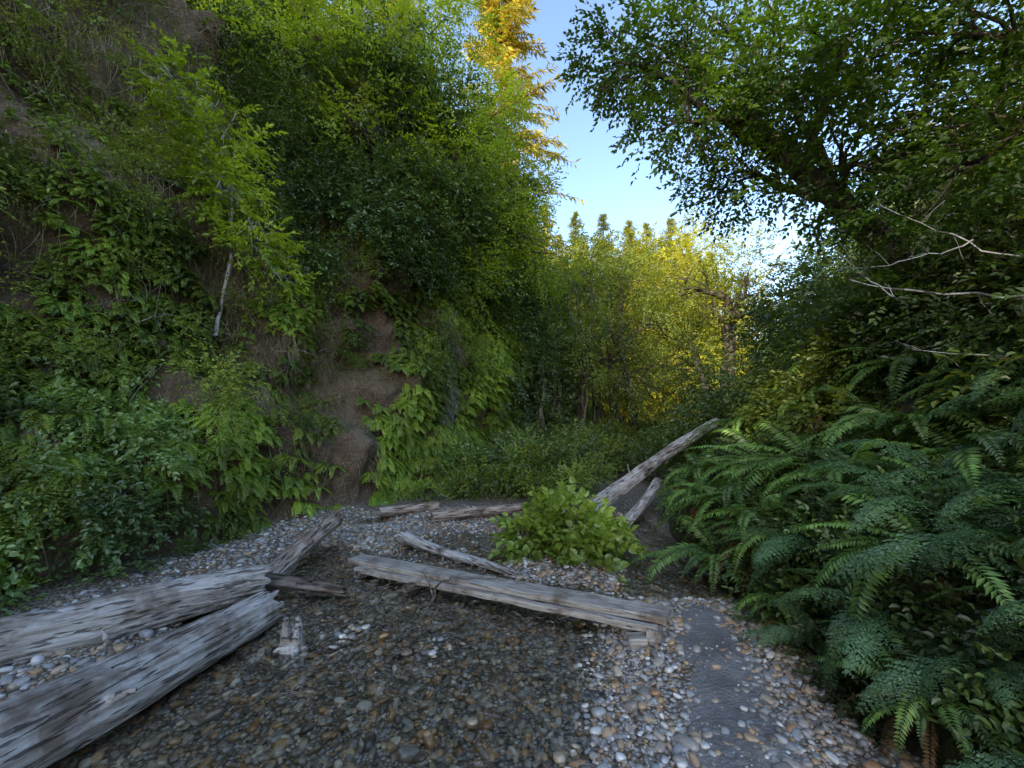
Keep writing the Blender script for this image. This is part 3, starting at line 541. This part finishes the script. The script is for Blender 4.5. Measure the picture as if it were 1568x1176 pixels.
# ------------------------------------------------------------ trees
broadleaf("alder_tree",(-4.6,10,7.2),[(-3.5,9.4,9.8,1.9),(-4.2,8.0,8.7,1.2),(-2.2,10.2,11.8,1.9),(-4.6,10.4,12.2,1.9),(-5.6,8.8,10.8,1.6),(-2.9,9.2,8.0,1.3),(-3.2,8.3,7.4,.9)],7500,.085,M_alder,r0=.2,gapt=-.15)
broadleaf("alder_tree",(-2.9,11.4,6.0),[(-1.8,10.3,8.6,1.5),(-.1,10.7,7.5,1.2),(-2.3,9.5,6.4,1.1),(.7,11.9,5.9,1.2),(-.9,10.6,6.3,1.0),(-.7,11.2,9.9,1.2),(-1.4,9.4,7.3,.9),(-1.2,10,5.1,.8)],6500,.08,M_alder,r0=.2,gapt=-.15)
broadleaf("maple_sapling",(-4.35,6.2,2.8),[(-4.35,5.9,5.7,.62),(-4.1,5.9,4.9,.55),(-3.75,6.1,4.2,.45),(-4.7,5.7,6.3,.5),(-3.5,6.3,3.7,.3)],850,.075,M_alder,bark=M_bark_alder,r0=.03,blen=.3,hi=True)
broadleaf("overhanging_bay_tree",(5.6,5.6,3.2),[(1.65,6.1,7.0,.7),(2.5,5.7,5.75,.8),(2.3,6.1,7.2,1.0),(3.4,5.6,6.8,1.25),(3.55,6.3,5.4,.9),(3.9,4.7,6.0,1.2),(4.2,5.0,4.8,1.0)],5600,.085,M_canopy,r0=.2,K=9,blen=.34,gapt=.1,gapf=1.8)
broadleaf("overhanging_bay_tree",(6.8,4.2,4.0),[(4.7,4.2,5.6,1.3),(4.8,4.3,4.1,1.1),(5.6,3.6,5.8,1.5),(4.9,4.3,3.0,.9),(5.2,3.2,4.2,1.2),(4.2,3.2,6.3,1.1),(5.6,2.5,5.0,1.3)],6400,.07,M_canopy,r0=.2,K=9,blen=.34,gapt=-.02,gapf=1.8)
broadleaf("creek_alder",(7.4,14.6,1.0),[(7.2,14.8,5.4,1.7),(8.5,15,6.8,1.7),(6.3,15.2,6.3,1.3),(8.6,14,4.5,1.2)],2000,.10,M_yg,r0=.3,gapt=.0,limb=.5)
broadleaf("creek_alder",(4.6,15.6,1.0),[(5.2,15.6,5.2,1.5),(3.7,15,4.6,1.5),(2.5,15.6,6.7,1.8),(4.4,16.6,6.9,1.5),(3.6,12.9,2.4,1.0),(5.6,13.9,3.2,1.2),(1.8,14,4.2,1.3),(2.8,13.6,3.4,1.1)],6000,.09,M_mid,r0=.2,blen=.5,gapt=-.15)
broadleaf("creek_alder",(9.5,21,2.0),[(8,20.5,7.8,2.2),(10.5,21,7.2,2.2),(9.4,22,10,2.2),(6.8,21,6.5,1.6)],3600,.14,M_sunlit,r0=.25,gapt=-.1,blen=.6)
broadleaf("creek_alder",(5.6,23,1.5),[(5.2,23,7,2.2),(6.4,23,10,2.2),(3.8,22,9.5,1.8),(6,22,4.5,1.8)],3800,.13,M_yg,r0=.25,blen=.6,gapt=-.15)
mb=MB()
for i in range(22):
    y=U(12,19); x=float(np.interp(y,PL.y,PL.x))+U(-.8,1.6); b=np.array([x,y,U(.3,2.0)]); tube(mb,wander(b,b+[U(-.9,.9),U(-.5,.5),U(3,4.8)],9,.10),np.linspace(U(.05,.1),.02,9),6)
mb.obj("thicket_trunks",[M_bark_mossy])

CON=conifer_mesh("spruce_tree",23,6.0,210,20,M_sunlitneedle,.5,.12,.1,3,.65)
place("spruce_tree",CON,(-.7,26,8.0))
CG=[conifer_mesh("sunlit_fir_tree_a",14,2.9,230,12,M_sunlit,.45,.12),conifer_mesh("sunlit_fir_tree_b",12,3.0,200,12,M_sunlit,.45,.12)]  # far firs, with their sunlit gold painted into the foliage
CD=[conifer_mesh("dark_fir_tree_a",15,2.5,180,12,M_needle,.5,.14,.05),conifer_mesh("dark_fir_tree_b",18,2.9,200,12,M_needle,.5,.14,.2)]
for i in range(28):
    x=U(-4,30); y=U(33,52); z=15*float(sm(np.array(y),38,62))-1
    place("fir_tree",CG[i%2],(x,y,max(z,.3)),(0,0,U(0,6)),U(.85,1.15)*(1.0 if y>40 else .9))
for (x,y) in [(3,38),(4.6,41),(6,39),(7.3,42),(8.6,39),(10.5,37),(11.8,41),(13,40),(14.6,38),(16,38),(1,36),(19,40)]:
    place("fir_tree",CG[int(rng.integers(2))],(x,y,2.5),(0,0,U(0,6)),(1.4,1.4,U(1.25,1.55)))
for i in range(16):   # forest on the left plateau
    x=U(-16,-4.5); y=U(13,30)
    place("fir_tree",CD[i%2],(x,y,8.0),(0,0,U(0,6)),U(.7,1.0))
for i in range(34):   # unseen firs added behind-left to keep the canyon floor shaded
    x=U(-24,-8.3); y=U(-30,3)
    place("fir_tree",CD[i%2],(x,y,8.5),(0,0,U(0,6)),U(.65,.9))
for (x,y) in [(-8.6,-2),(-9.2,-5),(-8.8,-8),(-9.4,-11),(-8.8,-14),(-10.5,-3.5),(-11,-7),(-10.8,-10),(-11,-13.5),(-9.5,.5)]:  # more firs out of view, added to stop sun leaking onto the floor
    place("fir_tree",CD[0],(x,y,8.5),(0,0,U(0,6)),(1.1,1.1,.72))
log("overhanging_dead_trunk",(-4.9,9.6,6.2),(-2.75,8.5,7.7),.2,.15,M_bark,91,rough=.3,stubs=((.95,1,.3,.03),(.9,2.6,.25,.03)))

# ------------------------------------------------------------ right bank ferns
F1=[fern_mesh("sword_fern_mesh_%d"%i,22,1.12,.13,34,M_fern,False,(40,80),(-75,-15),8) for i in range(3)]
F2=[fern_mesh("lady_fern_mesh_%d"%i,12,1.05,.21,26,M_fernblue,True,(40,78),(-60,-10)) for i in range(3)]
def fern_at(F,nm,y,v,s=1.0,tilt=.25):
    p=wallR(np.array([PR.sy(y)]),np.array([v]))[0]; place(nm,F[int(rng.integers(len(F)))],(p[0],p[1],p[2]+.03),(U(-.15,.15),-tilt*U(.5,1.3),U(-.5,.5)),s)
for (y,v,s) in [(4.5,.05,1.0),(4.8,.45,1.1),(5.4,.3,.9),(6.1,.5,.9),(5.6,1.1,1.1),(4.2,.4,1.05),(6.8,1.3,1.1),(4.9,1.2,1.15),(3.9,1.0,1.1),(7.7,2.0,1.1),(6.0,2.0,1.2),(4.4,1.9,1.2),(3.75,.3,.8),(5.2,2.7,1.2),(3.6,1.7,1.1),(4.0,2.8,1.2),(6.8,2.7,1.2),(7.8,2.9,1.2),(8.8,2.6,1.2),(3.2,.1,.6),(2.6,.6,.8),(2.1,.15,.55),(1.7,1.3,.9)]:
    fern_at(F1,"sword_fern",y,v,s)
for (y,v,s) in [(3.3,.35,.85),(2.9,.85,1.0),(3.3,1.3,1.05),(2.5,.3,.7),(2.7,1.4,1.05),(2.2,.8,.9),(3.1,2.1,1.1),(2.0,.35,.6),(1.8,.7,.7),(2.4,2.0,1.1),(3.7,2.3,1.1),(1.5,.25,.55),(2.8,.1,.5),(3.2,2.8,1.1),(1.5,1.0,.8),(1.2,.5,.6)]:
    fern_at(F2,"lady_fern",y,v,s)
mb=MB()
for a,b,r in [((4.2,2.75,2.45),(2.75,3.4,2.72),.014),((3.0,3.3,2.55),(2.55,3.3,2.95),.006),((4.4,3.2,2.75),(3.5,3.9,3.6),.010),((4.3,2.9,2.1),(3.0,3.3,2.2),.006),((3.9,3.5,3.1),(3.2,3.9,3.0),.006)]:
    p=wander(a,b,12,.12,-.06); tube(mb,p,np.linspace(r,r*.3,12),6)
    for j in range(5): q0=p[int(rng.integers(3,12))]; tube(mb,wander(q0,q0+norm(rng.normal(size=3)+[-.6,0,.2])*U(.15,.35),5,.2),np.linspace(r*.3,.0015,5),4)
mb.obj("bare_branch",[M_bark_alder])

# ------------------------------------------------------------ light, world, camera
EL=math.radians(30); sd=np.array([-.55,-.83]); sd/=np.linalg.norm(sd)
w=bpy.data.worlds.new("World"); sc.world=w; w.use_nodes=True; nt=w.node_tree; bg=nt.nodes["Background"]
sky=nt.nodes.new("ShaderNodeTexSky"); sky.sky_type='NISHITA'; sky.sun_disc=False; sky.sun_elevation=EL; sky.sun_rotation=math.atan2(sd[0],sd[1]); sky.ozone_density=1.4
nt.links.new(sky.outputs[0],bg.inputs[0]); bg.inputs[1].default_value=.5
sl=bpy.data.lights.new("sun",'SUN'); sl.energy=5; sl.angle=math.radians(.5); sl.color=(1,.86,.62); so=bpy.data.objects.new("sun",sl); sc.collection.objects.link(so)
dv=Vector((-sd[0]*math.cos(EL),-sd[1]*math.cos(EL),-math.sin(EL))); so.rotation_euler=dv.to_track_quat('-Z','Y').to_euler()
cam=bpy.data.cameras.new("camera"); cam.sensor_width=36; cam.lens=15; cam.clip_end=500; co=bpy.data.objects.new("camera",cam); sc.collection.objects.link(co)
co.location=(0,0,1.6); co.rotation_euler=(math.radians(94.5),0,0); sc.camera=co
sc.view_settings.view_transform='Standard'; sc.view_settings.look='None'; sc.view_settings.exposure=0
